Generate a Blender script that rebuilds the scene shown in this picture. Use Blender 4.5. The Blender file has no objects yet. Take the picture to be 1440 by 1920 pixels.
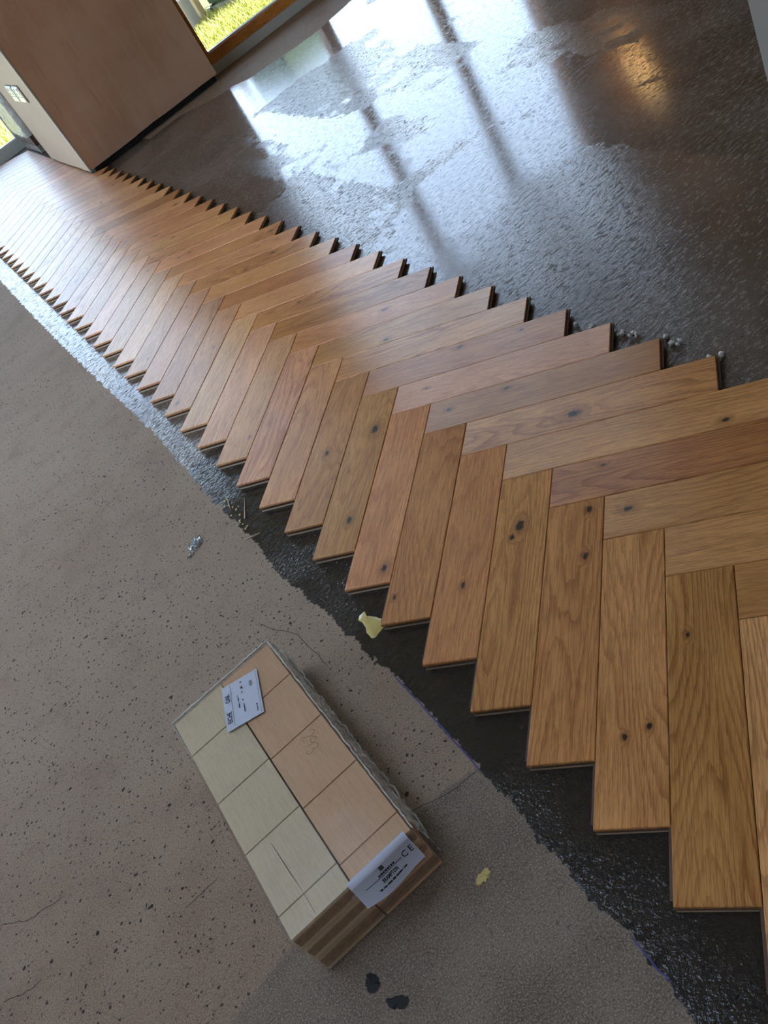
import bpy, bmesh, math, random
import numpy as np
from mathutils import Vector, Matrix

random.seed(11)
rng = np.random.default_rng(5)
SC = bpy.context.scene
COL = SC.collection
PI = math.pi

# ------------------------------------------------------------------ camera, sky, sun, exposure
FPX = 1769.7545
CAM_ROWS = ((0.73971863, -0.48397, -0.46751638),
            (-0.65695766, -0.36905, -0.65742069),
            (0.1456353, 0.7934517, -0.59095387))
CAM_LOC = Vector((-0.4134, -1.1848, 1.0122))
cd = bpy.data.cameras.new('camera')
cam = bpy.data.objects.new('camera', cd)
COL.objects.link(cam)
r, d, f = (Vector(v) for v in CAM_ROWS)
r.normalize(); d = (d - r * d.dot(r)).normalized(); f = r.cross(d).normalized()
m = Matrix((r, -d, -f)).transposed().to_4x4()
m.translation = CAM_LOC
cam.matrix_world = m
cd.sensor_fit = 'VERTICAL'; cd.sensor_height = 24.0; cd.lens = 24.0 * FPX / 1920.0
cd.clip_start = 0.02; cd.clip_end = 300
SC.camera = cam

SUN_DIR = Vector((0.70, -0.22, 0.80)).normalized()      # towards the sun: high over the house, entering only by the added roof lights
world = bpy.data.worlds.new('sky'); SC.world = world; world.use_nodes = True
wn = world.node_tree; wn.nodes.clear()
sky = wn.nodes.new('ShaderNodeTexSky'); sky.sky_type = 'NISHITA'; sky.sun_disc = False
sky.sun_elevation = math.asin(SUN_DIR.z); sky.sun_rotation = math.atan2(SUN_DIR.x, SUN_DIR.y)
sky.air_density = 1.0; sky.dust_density = 1.6; sky.ozone_density = 1.0
hs = wn.nodes.new('ShaderNodeHueSaturation'); hs.inputs['Saturation'].default_value = .85
veil = wn.nodes.new('ShaderNodeMix'); veil.data_type = 'RGBA'; veil.inputs[0].default_value = .45; veil.inputs[7].default_value = (1.65, 2.08, 2.78, 1)   # thin high cloud
bg = wn.nodes.new('ShaderNodeBackground'); bg.inputs[1].default_value = 1.0
wo = wn.nodes.new('ShaderNodeOutputWorld')
wn.links.new(sky.outputs[0], hs.inputs['Color']); wn.links.new(hs.outputs[0], veil.inputs[6]); wn.links.new(veil.outputs[2], bg.inputs[0]); wn.links.new(bg.outputs[0], wo.inputs[0])
sl = bpy.data.lights.new('sun', 'SUN'); sl.energy = 12.0; sl.angle = 0.009; sl.color = (1, .90, .76)
so = bpy.data.objects.new('sun', sl); COL.objects.link(so)
so.rotation_euler = (-SUN_DIR).to_track_quat('-Z', 'Y').to_euler(); so.location = (6, -3, 9)
SC.view_settings.view_transform = 'Standard'
SC.view_settings.look = 'None'
SC.view_settings.gamma = 1.0
SC.view_settings.use_curve_mapping = False
SC.view_settings.exposure = 0.92
SC.cycles.max_bounces = 6; SC.cycles.diffuse_bounces = 3; SC.cycles.glossy_bounces = 3; SC.cycles.transparent_max_bounces = 8
SC.cycles.adaptive_threshold = .10
SC.cycles.caustics_reflective = False; SC.cycles.caustics_refractive = False

# ------------------------------------------------------------------ helpers
def link(o, parent=None):
    COL.objects.link(o)
    if parent is not None: o.parent = parent
    return o
def empty(name, loc=(0, 0, 0), rz=0.0):
    o = bpy.data.objects.new(name, None); o.empty_display_size = .05
    o.location = loc; o.rotation_euler = (0, 0, rz); return link(o)
def tag(o, label=None, cat=None, group=None, kind=None):
    for k, v in (('label', label), ('category', cat), ('group', group), ('kind', kind)):
        if v: o[k] = v
    return o
def meshobj(name, bm, mats, parent=None, smooth=False):
    me = bpy.data.meshes.new(name); bm.normal_update(); bm.to_mesh(me); bm.free()
    for mt in (mats if isinstance(mats, (list, tuple)) else [mats]): me.materials.append(mt)
    if smooth: me.polygons.foreach_set('use_smooth', [True] * len(me.polygons))
    return link(bpy.data.objects.new(name, me), parent)
def add_box(bm, x0, x1, y0, y1, z0, z1, mi=0):
    v = [bm.verts.new(p) for p in ((x0, y0, z0), (x1, y0, z0), (x1, y1, z0), (x0, y1, z0),
                                   (x0, y0, z1), (x1, y0, z1), (x1, y1, z1), (x0, y1, z1))]
    for q in ((3, 2, 1, 0), (4, 5, 6, 7), (0, 1, 5, 4), (1, 2, 6, 5), (2, 3, 7, 6), (3, 0, 4, 7)):
        fc = bm.faces.new([v[i] for i in q]); fc.material_index = mi
    return v
def add_cbox(bm, x0, x1, y0, y1, z0, z1, c, mi=0):
    """box whose top rim is chamfered by c"""
    b = [bm.verts.new(p) for p in ((x0, y0, z0), (x1, y0, z0), (x1, y1, z0), (x0, y1, z0))]
    s = [bm.verts.new(p) for p in ((x0, y0, z1 - c), (x1, y0, z1 - c), (x1, y1, z1 - c), (x0, y1, z1 - c))]
    t = [bm.verts.new(p) for p in ((x0 + c, y0 + c, z1), (x1 - c, y0 + c, z1), (x1 - c, y1 - c, z1), (x0 + c, y1 - c, z1))]
    fs = [bm.faces.new(b[::-1]), bm.faces.new(t)]
    for i in range(4):
        j = (i + 1) % 4
        fs.append(bm.faces.new((b[i], b[j], s[j], s[i]))); fs.append(bm.faces.new((s[i], s[j], t[j], t[i])))
    for fc in fs: fc.material_index = mi
def box(name, x0, x1, y0, y1, z0, z1, mat, parent=None, bev=0.0):
    bm = bmesh.new(); add_box(bm, x0, x1, y0, y1, z0, z1)
    if bev: bmesh.ops.bevel(bm, geom=bm.edges[:], offset=bev, segments=2, affect='EDGES', profile=.5)
    return meshobj(name, bm, mat, parent)

class NT:
    """tiny node-tree helper"""
    def __init__(self, name):
        self.m = bpy.data.materials.new(name); self.m.use_nodes = True
        self.t = self.m.node_tree; self.t.nodes.clear()
        self.out = self.t.nodes.new('ShaderNodeOutputMaterial')
    def n(self, typ, **kw):
        nd = self.t.nodes.new(typ)
        for k, v in kw.items(): setattr(nd, k, v)
        return nd
    def set(self, sock, v):
        if hasattr(v, 'is_output'): self.t.links.new(v, sock)
        elif v is not None:
            if isinstance(v, (tuple, list)) and len(v) == 3 and sock.type == 'RGBA': v = (*v, 1)
            sock.default_value = v
    def math(self, op, a, b=None, c=None, clamp=False):
        nd = self.n('ShaderNodeMath', operation=op); nd.use_clamp = clamp
        for i, v in enumerate((a, b, c)):
            if v is not None: self.set(nd.inputs[i], v)
        return nd.outputs[0]
    def vmath(self, op, a, b=None):
        nd = self.n('ShaderNodeVectorMath', operation=op)
        self.set(nd.inputs[0], a)
        if b is not None: self.set(nd.inputs[1], b)
        return nd.outputs[0]
    def noise(self, vec, scale, detail=2.0, rough=.5, dist=0.0, out=0):
        nd = self.n('ShaderNodeTexNoise'); self.set(nd.inputs['Vector'], vec)
        nd.inputs['Scale'].default_value = scale; nd.inputs['Detail'].default_value = detail
        nd.inputs['Roughness'].default_value = rough; nd.inputs['Distortion'].default_value = dist
        return nd.outputs[out]
    def voro(self, vec, scale, metric='EUCLIDEAN', feature='F1', rand=1.0, smooth=None):
        nd = self.n('ShaderNodeTexVoronoi', distance=metric, feature=feature); self.set(nd.inputs['Vector'], vec)
        nd.inputs['Scale'].default_value = scale; nd.inputs['Randomness'].default_value = rand
        return nd
    def ss(self, v, a, b, lo=0.0, hi=1.0):
        nd = self.n('ShaderNodeMapRange', interpolation_type='SMOOTHSTEP'); self.set(nd.inputs[0], v)
        for i, q in enumerate((a, b, lo, hi)): self.set(nd.inputs[1 + i], q)
        return nd.outputs[0]
    def mix(self, fac, a, b, mode='MIX'):
        nd = self.n('ShaderNodeMix', data_type='RGBA', blend_type=mode)
        self.set(nd.inputs[0], fac); self.set(nd.inputs[6], a); self.set(nd.inputs[7], b); return nd.outputs[2]
    def fmix(self, fac, a, b):
        nd = self.n('ShaderNodeMix', data_type='FLOAT')
        self.set(nd.inputs[0], fac); self.set(nd.inputs[2], a); self.set(nd.inputs[3], b); return nd.outputs[0]
    def ramp(self, v, stops):
        nd = self.n('ShaderNodeValToRGB'); self.set(nd.inputs[0], v); cr = nd.color_ramp
        while len(cr.elements) < len(stops): cr.elements.new(.5)
        for e, (p, c) in zip(cr.elements, stops): e.position = p; e.color = (*c, 1)
        return nd.outputs[0]
    def bump(self, h, strength, dist, normal=None):
        nd = self.n('ShaderNodeBump'); self.set(nd.inputs['Height'], h)
        self.set(nd.inputs['Strength'], strength); self.set(nd.inputs['Distance'], dist)
        if normal is not None: self.set(nd.inputs['Normal'], normal)
        return nd.outputs[0]
    def coord(self, kind='Object'):
        return self.n('ShaderNodeTexCoord').outputs[kind]
    def attr(self, name):
        nd = self.n('ShaderNodeAttribute', attribute_name=name); return nd.outputs['Fac']
    def bsdf(self, **kw):
        nd = self.n('ShaderNodeBsdfPrincipled')
        for k, v in kw.items(): self.set(nd.inputs[k.replace('_', ' ')], v)
        self.t.links.new(nd.outputs[0], self.out.inputs[0]); return nd

def plain(name, col, rough=.6, metal=0.0, var=.12, scale=40, bump=0.0, spec=.5):
    t = NT(name); c = t.coord()
    n1 = t.noise(c, scale, 2, .6)
    colr = t.mix(n1, tuple(x * (1 - var) for x in col), tuple(min(1, x * (1 + var)) for x in col))
    kw = dict(Base_Color=colr, Roughness=rough, Metallic=metal, Specular_IOR_Level=spec)
    if bump: kw['Normal'] = t.bump(t.noise(c, scale * 3, 3), .5, bump)
    t.bsdf(**kw); return t.m

# ------------------------------------------------------------------ materials
def wood_material(name, c_light, c_dark, c_knot, rough, tone_amp=.5, aniso=.0, spec=.5, ct=1.0):
    t = NT(name)
    p = t.coord('Object')
    oi = t.n('ShaderNodeObjectInfo')
    sp = t.n('ShaderNodeSeparateColor'); t.set(sp.inputs[0], oi.outputs['Color'])
    tone, seed, kn = sp.outputs[0], sp.outputs[1], sp.outputs[2]
    sv = t.n('ShaderNodeCombineXYZ')
    t.set(sv.inputs[0], t.math('MULTIPLY', seed, 41.0)); t.set(sv.inputs[1], t.math('MULTIPLY', seed, 97.0)); t.set(sv.inputs[2], t.math('MULTIPLY', seed, 63.0))
    sv = sv.outputs[0]
    # knots: places stored on the single board as (x, y, radius)
    def knot(name):
        at = t.n('ShaderNodeAttribute', attribute_type='OBJECT', attribute_name=name)
        kx = t.n('ShaderNodeSeparateXYZ'); t.set(kx.inputs[0], at.outputs['Vector'])
        pp = t.n('ShaderNodeSeparateXYZ'); t.set(pp.inputs[0], p)
        dx = t.math('MULTIPLY', t.math('SUBTRACT', pp.outputs[0], kx.outputs[0]), .62); dy = t.math('SUBTRACT', pp.outputs[1], kx.outputs[1])
        dd = t.math('SQRT', t.math('ADD', t.math('MULTIPLY', dx, dx), t.math('MULTIPLY', dy, dy)))
        rd = t.math('MAXIMUM', kx.outputs[2], 1e-5)
        q_ = t.math('DIVIDE', t.math('ADD', dd, t.math('MULTIPLY', t.math('SUBTRACT', wobk, .5), t.math('MULTIPLY', rd, 1.2))), rd)
        on = t.math('GREATER_THAN', kx.outputs[2], 1e-4)
        return t.math('MULTIPLY', on, t.ss(q_, 1.15, .55)), t.math('MULTIPLY', on, t.ss(q_, 3.6, .5))
    wobk = t.noise(p, 170, 1)
    k1d, k1h = knot('knot_a'); k2d, k2h = knot('knot_b')
    kdark = t.math('MAXIMUM', k1d, k2d); khalo = t.math('MAXIMUM', k1h, k2h); kwarp = khalo
    # growth rings: contour lines of a long stretched field
    q = t.vmath('ADD', t.vmath('MULTIPLY', p, (1.7, 12.0, 4.0)), sv)
    a = t.noise(q, 1.0, .6, .45)
    wob = t.noise(t.vmath('ADD', t.vmath('MULTIPLY', p, (9, 62, 30)), sv), 1.0, 3, .6)
    sy = t.n('ShaderNodeSeparateXYZ'); t.set(sy.inputs[0], p)
    fld = t.math('ADD', t.math('MULTIPLY', a, 20.0), t.math('MULTIPLY', sy.outputs[1], 60.0))
    fld = t.math('ADD', fld, t.math('MULTIPLY', wob, 1.3))
    fld = t.math('ADD', fld, t.math('MULTIPLY', kwarp, 1.3))
    ring = t.math('FRACT', fld)
    ringd = t.math('MULTIPLY', t.ss(ring, .42, .94), t.ss(ring, 1.0, .95))
    ramp_amt = big = t.noise(t.vmath('ADD', t.vmath('MULTIPLY', p, (4, 17, 4)), sv), 1.0, 1)
    ringd = t.math('MULTIPLY', ringd, t.math('MULTIPLY', t.ss(ramp_amt, .2, .75, .35, 1.0), t.math('MULTIPLY_ADD', t.math('FRACT', t.math('MULTIPLY', seed, 7.31)), .75, .30)))
    # fibres and pores
    fib = t.noise(t.vmath('ADD', t.vmath('MULTIPLY', p, (22, 620, 300)), sv), 1.0, 2, .65)
    por = t.noise(t.vmath('ADD', t.vmath('MULTIPLY', p, (70, 1100, 500)), sv), 1.0, 1, .6)
    pord = t.math('MULTIPLY', t.ss(por, .52, .64), t.math('MULTIPLY_ADD', ringd, .7, .3))
    col = t.mix(t.math('MULTIPLY', ringd, .85 * ct), c_light, c_dark)
    col = t.mix(t.math('MULTIPLY', pord, .70 * ct), col, tuple(x * .42 for x in c_dark))
    col = t.mix(t.ss(fib, .42, .68, 0, .60 * ct), col, tuple(x * .72 for x in c_dark))
    col = t.mix(t.ss(big, .3, .7, 0, .25 * ct), col, tuple(x * .75 for x in c_dark))
    col = t.mix(t.math('MULTIPLY', khalo, .60), col, tuple(x * .62 for x in c_dark))
    col = t.mix(kdark, col, c_knot)
    # tone of the single board: red shift and lightness from its own colour value
    hs = t.n('ShaderNodeHueSaturation'); t.set(hs.inputs['Color'], col)
    t.set(hs.inputs['Hue'], t.math('MULTIPLY_ADD', seed, -.014, .503))
    t.set(hs.inputs['Saturation'], t.math('MULTIPLY_ADD', tone, -.10, 1.08))
    t.set(hs.inputs['Value'], t.math('MULTIPLY_ADD', tone, tone_amp, 1 - tone_amp * .5))
    hgt = t.math('SUBTRACT', t.math('MULTIPLY', fib, .6), por)
    nrm = t.bump(hgt, .55, .00035)
    ro = t.math('ADD', t.math('MULTIPLY', pord, .14), t.math('MULTIPLY_ADD', fib, .10, rough - .05))
    b = t.bsdf(Base_Color=hs.outputs[0], Roughness=ro, Normal=nrm, Specular_IOR_Level=spec)
    if aniso:
        tg = t.n('ShaderNodeTangent', direction_type='UV_MAP'); tg.uv_map = 'UVMap'
        t.set(b.inputs['Anisotropic'], aniso); t.set(b.inputs['Anisotropic Rotation'], .25); t.set(b.inputs['Tangent'], tg.outputs[0])
    return t.m

M = {}
M['oak'] = wood_material('oak_board', (.83, .402, .145), (.42, .145, .036), (.018, .009, .005), .30, .60, .7, .8)
M['ply'] = wood_material('birch_backing', (.58, .42, .28), (.48, .32, .20), (.12, .06, .03), .65, .30, ct=.5)
M['ply_pack'] = wood_material('birch_back_face', (.72, .54, .33), (.62, .44, .25), (.10, .055, .03), .60, .45, ct=.4)
M['ply_pack_b'] = wood_material('birch_back_face_tan', (.84, .54, .28), (.74, .43, .20), (.10, .055, .03), .60, .45, ct=.4)
M['larch'] = wood_material('larch_frame', (.85, .40, .10), (.60, .22, .04), (.10, .03, .01), .35, .3)
M['dark_timber'] = wood_material('dark_timber', (.09, .045, .025), (.05, .022, .012), (.02, .01, .005), .5, .3)

# fresh pink-brown plaster
t = NT('bare_plaster'); c = t.coord()
n1 = t.noise(c, 2.2, 4, .55); n2 = t.noise(t.vmath('MULTIPLY', c, (24, 24, 3.6)), 1.0, 3, .62, 1.0); n3 = t.noise(c, 180, 2)
col = t.mix(t.ss(n1, .3, .7), (.50, .26, .155), (.62, .36, .235))
col = t.mix(t.ss(n2, .42, .75, 0, .5), col, (.60, .38, .265))
col = t.mix(t.ss(n2, .25, .42, .35, 0), col, (.30, .155, .09))
t.bsdf(Base_Color=col, Roughness=t.math('MULTIPLY_ADD', n2, .25, .42), Normal=t.bump(t.math('ADD', t.math('MULTIPLY', n2, .8), t.math('MULTIPLY', n3, .15)), .4, .0015))
M['plaster'] = t.m
t = NT('pale_plaster'); c = t.coord()
n1 = t.noise(c, 3, 4, .6)
t.bsdf(Base_Color=t.mix(n1, (.37, .262, .172), (.46, .345, .24)), Roughness=.7, Normal=t.bump(t.noise(c, 60, 4), .3, .001))
M['plaster_pale'] = t.m
t = NT('rough_render'); c = t.coord()
n1 = t.noise(c, 38, 5, .7)
t.bsdf(Base_Color=t.ramp(n1, [(.36, (.03, .025, .02)), (.46, (.30, .25, .21)), (.7, (.46, .39, .33))]), Roughness=.9, Normal=t.bump(n1, 1.0, .01))
M['rough'] = t.m
M['wall'] = plain('wall_paint', (.62, .56, .49), .8, var=.05, scale=4)
M['ceiling'] = plain('ceiling_board', (.70, .66, .61), .85, var=.05, scale=3)
M['black'] = plain('black_membrane', (.010, .010, .011), .55, var=.3, scale=30, bump=.002)
M['sill_grey'] = plain('grey_sill', (.58, .56, .53), .5, var=.10, scale=8)
M['alu'] = plain('grey_aluminium_frame', (.64, .65, .62), .4, metal=0.0, var=.08)
M['gasket'] = plain('gasket', (.02, .02, .022), .6)
M['white_plastic'] = plain('white_plastic', (.75, .74, .70), .3, var=.03)
M['dark_slot'] = plain('dark_slot', (.012, .011, .010), .6)
M['paper'] = plain('paper_label', (.56, .56, .62), .45, var=.06, scale=90)
M['ink'] = plain('black_print', (.008, .008, .010), .5)
M['pencil'] = plain('pencil', (.10, .065, .04), .6)
M['chalk_blue'] = plain('blue_chalk', (.085, .07, .22), .8, var=.5, scale=300)
M['crack'] = plain('crack', (.035, .03, .026), .9)
M['bin_green'] = plain('green_plastic', (.045, .105, .040), .5, var=.25, scale=14)
M['rubber'] = plain('black_rubber', (.015, .015, .015), .7)
M['steel'] = plain('galvanised_steel', (.55, .57, .58), .35, metal=.8)
M['concrete_block'] = plain('concrete_block', (.40, .40, .39), .9, var=.2, scale=60, bump=.003)
M['sawn_post'] = plain('sawn_post', (.62, .48, .27), .8, var=.2, scale=25)

M['glue_white'] = plain('white_glue', (.62, .57, .46), .4, var=.15, scale=200)
M['pack_core'] = plain('board_core', (.46, .29, .18), .7, var=.4, scale=160)
M['oak_edge'] = plain('oak_edge', (.44, .26, .14), .6, var=.35, scale=120)
M['groove'] = plain('groove_shade', (.13, .075, .045), .8, var=.3, scale=120)  # dark brown carries the shade inside the grooves
# glue
t = NT('yellow_glue'); c = t.coord(); n1 = t.noise(t.vmath('MULTIPLY', c, (120, 60, 60)), 1.0, 3)
t.bsdf(Base_Color=t.mix(n1, (.62, .43, .10), (.74, .58, .22)), Roughness=.28, Normal=t.bump(n1, .6, .002)); M['glue'] = t.m
t = NT('clear_glue'); c = t.coord(); n1 = t.voro(t.vmath('MULTIPLY', c, (260, 110, 60)), 1.0).outputs[0]
t.bsdf(Base_Color=(.20, .18, .15), Roughness=.12, Normal=t.bump(n1, .9, .003)); M['glue_clear'] = t.m
t = NT('dark_spill'); t.bsdf(Base_Color=(.016, .014, .011), Roughness=.75); M['spill'] = t.m

# glass and film: thin sheets, transmit straight through, reflect by Fresnel
def thin_sheet(name, base_fac, bumpscale=0, bumpdist=0, rough=.02, tint=(1, 1, 1), haze=0.0, stretch=(1, 1, 1), frk=1.0, hmin=.15):
    t = NT(name)
    tr = t.n('ShaderNodeBsdfTransparent'); tr.inputs[0].default_value = (*tint, 1)
    gl = t.n('ShaderNodeBsdfGlossy'); gl.inputs['Roughness'].default_value = rough
    fr = t.n('ShaderNodeFresnel'); fr.inputs[0].default_value = 1.5
    if bumpscale:
        c = t.vmath('MULTIPLY', t.coord(), stretch)
        nz = t.noise(c, bumpscale, 4, .6, 1.5)
        nb = t.bump(nz, 1.0, bumpdist); t.set(gl.inputs['Normal'], nb)
    mx = t.n('ShaderNodeMixShader')
    t.set(mx.inputs[0], t.math('MULTIPLY_ADD', fr.outputs[0], frk, base_fac, clamp=True))
    t.t.links.new(tr.outputs[0], mx.inputs[1]); t.t.links.new(gl.outputs[0], mx.inputs[2])
    last = mx.outputs[0]
    if haze:
        df = t.n('ShaderNodeBsdfDiffuse'); df.inputs[0].default_value = (.86, .85, .80, 1)
        m2 = t.n('ShaderNodeMixShader')
        hz = t.ss(t.noise(t.vmath('MULTIPLY', t.coord(), stretch), bumpscale * 1.3 or 20, 4, .65), .42, .72, haze * hmin, haze)
        t.set(m2.inputs[0], hz); t.t.links.new(last, m2.inputs[1]); t.t.links.new(df.outputs[0], m2.inputs[2]); last = m2.outputs[0]
    t.t.links.new(last, t.out.inputs[0]); return t.m
M['glass'] = thin_sheet('window_glass', 0.0, tint=(.97, .98, .97))
M['film'] = thin_sheet('shrink_film', .0, 16, .0012, .12, haze=.05, stretch=(1, .35, 1), frk=.42)
M['film_side'] = thin_sheet('shrink_film_folds', .02, 30, .004, .14, haze=.8, stretch=(1.6, .16, 2.2))
M['film_wall'] = thin_sheet('plastic_sheeting', .06, 13, .01, .12, haze=.85, stretch=(1, 1, .5), hmin=.45)

# ground
t = NT('lawn_soil'); c = t.coord(); n1 = t.noise(c, 3.5, 5, .7); n2 = t.noise(c, 60, 4, .7)
col = t.mix(t.ss(n1, .38, .62), (.17, .19, .05), (.33, .27, .15))
col = t.mix(t.ss(n2, .4, .7, 0, .6), col, (.10, .13, .02))
t.bsdf(Base_Color=col, Roughness=.95, Normal=t.bump(n2, 1.0, .03)); M['lawn'] = t.m
t = NT('grass_blade'); oi = t.n('ShaderNodeNewGeometry')
rn = oi.outputs['Random Per Island']
t.bsdf(Base_Color=t.ramp(rn, [(0, (.16, .24, .03)), (.4, (.38, .45, .08)), (.75, (.58, .58, .18)), (1, (.72, .64, .32))]), Roughness=.6)
M['grass'] = t.m
M['paving'] = plain('pale_paving', (.62, .60, .55), .85, var=.1, scale=12)

# screed floor: dry / primed zones from signed distances stored on the mesh
t = NT('screed'); c = t.coord()
dwet, dsm, dln = t.attr('d_wet'), t.attr('d_smooth'), t.attr('d_line')
e1 = t.noise(c, 26, 2, .6); gr2 = t.noise(c, 130, 2, .7)
ed = t.math('ADD', t.math('MULTIPLY', t.math('SUBTRACT', e1, .5), .030), t.math('MULTIPLY', t.math('SUBTRACT', gr2, .5), .014))
wet = t.ss(t.math('ADD', dwet, ed), -.0012, .0012)
smo = t.ss(t.math('ADD', dsm, t.math('MULTIPLY', ed, .5)), -.004, .004)
# dry screed
cl1 = t.noise(c, 1.7, 3, .6); cl2 = t.noise(c, 11, 3, .6); gr = t.noise(c, 430, 2, .75)
dry = t.mix(t.ss(cl1, .3, .7), (.295, .183, .112), (.365, .243, .157))
dry = t.mix(t.ss(cl2, .35, .7, 0, .45), dry, (.38, .268, .174))
dry = t.mix(t.ss(cl2, .46, .28, 0, .40), dry, (.21, .138, .092))
dry = t.mix(t.math('MULTIPLY', smo, .75), dry, t.mix(t.ss(cl2, .35, .65), (.138, .095, .062), (.204, .150, .102)))  # bay's own warm dark, plus the dim near end put into colour
dry = t.mix(t.ss(gr, .48, .68, .0, .62), dry, (.49, .40, .31))
dry = t.mix(t.ss(gr, .46, .28, .0, .75), dry, (.05, .041, .034))
dry = t.mix(t.ss(gr2, .44, .28, .0, .55), dry, (.07, .058, .048))
pw = t.vmath('ADD', c, t.vmath('MULTIPLY', t.noise(c, 80, 1, out=1), (.010, .010, 0)))
v1 = t.voro(pw, 58); v2 = t.voro(pw, 130)
dens = t.noise(c, 3.4, 2, .6)
def pits(v, thr, r):
    s = t.n('ShaderNodeSeparateColor'); t.set(s.inputs[0], v.outputs['Color'])
    sel = t.math('GREATER_THAN', t.math('ADD', s.outputs[0], t.math('MULTIPLY', t.math('SUBTRACT', dens, .5), 1.3)), thr)
    rad = t.math('MULTIPLY_ADD', s.outputs[1], r, r * .40)
    return t.math('MULTIPLY', sel, t.ss(t.math('DIVIDE', v.outputs['Distance'], rad), 1.2, .75))
p1 = pits(v1, .77, .15)
p2 = pits(v2, .51, .22)
pit = t.math('MAXIMUM', p1, p2)
pit = t.math('MULTIPLY', pit, t.math('MULTIPLY_ADD', smo, -.93, 1.0))
dry = t.mix(t.math('MULTIPLY', pit, .93), dry, (.022, .018, .016))
# primed screed: roller passes along the room, some pooled smooth, some thin and grainy
rv = t.voro(t.vmath('ADD', t.vmath('MULTIPLY', c, (2.6, 1.35, 1)), t.vmath('MULTIPLY', e1, (.22, .12, 0))), 1.0, 'CHEBYCHEV')
rs = t.n('ShaderNodeSeparateColor'); t.set(rs.inputs[0], rv.outputs['Color'])
cloud = t.noise(c, 3.3, 3, .62)
pool = t.ss(t.math('ADD', t.math('MULTIPLY', rs.outputs[0], .62), t.math('MULTIPLY', cloud, .8)), .53, .60)
sx = t.n('ShaderNodeSeparateXYZ'); t.set(sx.inputs[0], c)
lineA = t.math('MULTIPLY', t.ss(dln, -.002, .002), t.ss(t.math('ADD', sx.outputs[1], t.math('MULTIPLY', cloud, .9)), 1.35, .95))
strip = t.ss(sx.outputs[0], .0, -.2)
pool = t.math('MULTIPLY', t.math('MULTIPLY', pool, t.math('MULTIPLY_ADD', lineA, -.9, 1.0)), t.math('SUBTRACT', 1.0, strip))
gw = t.noise(t.vmath('MULTIPLY', c, (42, 115, 1)), 1.0, 4, .85)
wc = t.mix(t.ss(cloud, .35, .68), (.105, .066, .043), (.170, .125, .092))
wc = t.mix(t.ss(gw, .50, .64, 0, .75), wc, (.40, .34, .28))
wc = t.mix(t.ss(gw, .48, .34, 0, .70), wc, (.030, .022, .017))
wc = t.mix(t.math('MULTIPLY', lineA, .25), wc, (.075, .042, .024))
near = t.ss(t.attr('d_strip'), -.02, .02)
wc = t.mix(t.math('MULTIPLY', near, .9), wc, (.020, .016, .012))
spk = t.voro(c, 200)
spc = t.n('ShaderNodeSeparateColor'); t.set(spc.inputs[0], spk.outputs['Color'])
speck = t.math('MULTIPLY', t.math('GREATER_THAN', t.math('ADD', spc.outputs[0], t.math('MULTIPLY', t.math('SUBTRACT', dens, .5), 1.9)), 1.02), t.ss(spk.outputs['Distance'], .34, .2))
wc = t.mix(t.math('MULTIPLY', speck, .65), wc, (.36, .32, .26))
wc = t.mix(t.math('MULTIPLY', t.math('MAXIMUM', p1, t.math('MULTIPLY', p2, .7)), .85), wc, (.010, .008, .007))
basec = t.mix(wet, dry, wc)
# thin coat: dry grains poke through the film, so gloss breaks up grain by grain
grainy = t.math('MULTIPLY', t.ss(gw, .55, .62), t.math('MULTIPLY_ADD', strip, -.8, 1.0))
wr = t.fmix(pool, t.fmix(grainy, .09, .42), .06)
bare = t.math('MAXIMUM', t.math('MULTIPLY', t.ss(gw, .485, .435), t.fmix(pool, 1.0, .45)), t.math('MULTIPLY', p2, .9))
wr = t.math('MULTIPLY_ADD', bare, .45, wr)
rough = t.fmix(wet, t.fmix(smo, .80, .66), wr)
rough = t.math('ADD', rough, t.math('MULTIPLY', p1, .3))
wet0 = t.ss(dwet, -.006, .006)
hh = t.fmix(wet0, t.math('ADD', t.math('MULTIPLY', gr2, .6), t.math('MULTIPLY', gr, .35)), t.fmix(strip, gw, t.math('MULTIPLY_ADD', gr2, 1.3, t.math('MULTIPLY', gr, .3))))
bst = t.fmix(wet, .75, t.fmix(strip, t.fmix(pool, .36, .07), t.ss(dens, .35, .62, .10, .45)))
spec = t.fmix(wet, .35, t.fmix(t.math('MAXIMUM', bare, t.math('MULTIPLY', grainy, t.math('SUBTRACT', 1.0, pool))), .66, .12))
t.bsdf(Base_Color=basec, Roughness=rough, Specular_IOR_Level=spec, Normal=t.bump(hh, bst, .0022))
M['screed'] = t.m

# ------------------------------------------------------------------ setting: floor, walls, ceiling
XL, XR, YB, CEIL = -2.1, 5.6, -3.4, 2.45
Y1, Y2 = 4.02, 5.92                    # inner faces of the two glazed walls
EDGE = [(-3.4, -.36), (-1.2, -.375), (-.775, -.381), (-.718, -.368), (-.65, -.373), (-.5, -.366), (-.387, -.360), (-.156, -.357), (.07, -.366), (.251, -.379),
        (.381, -.368), (.678, -.374), (1.065, -.365), (1.363, -.369), (1.777, -.379), (2.158, -.384), (2.626, -.388), (3.39, -.388), (6.2, -.40)]
EY = np.array([e[0] for e in EDGE]); EX = np.array([e[1] for e in EDGE])
def sill_edge(x):                      # the primer stops short of the window sill and the pier
    return np.interp(x, [-.4, .35, .62, .80, .84, 1.0, 1.08, 1.14, 1.33, 1.51, 1.66, 2.2, 3.2, 6], [9, 9, 3.80, 3.80, 3.78, 3.62, 3.60, 3.52, 3.46, 3.42, 3.46, 3.62, 3.72, 3.78])
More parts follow.
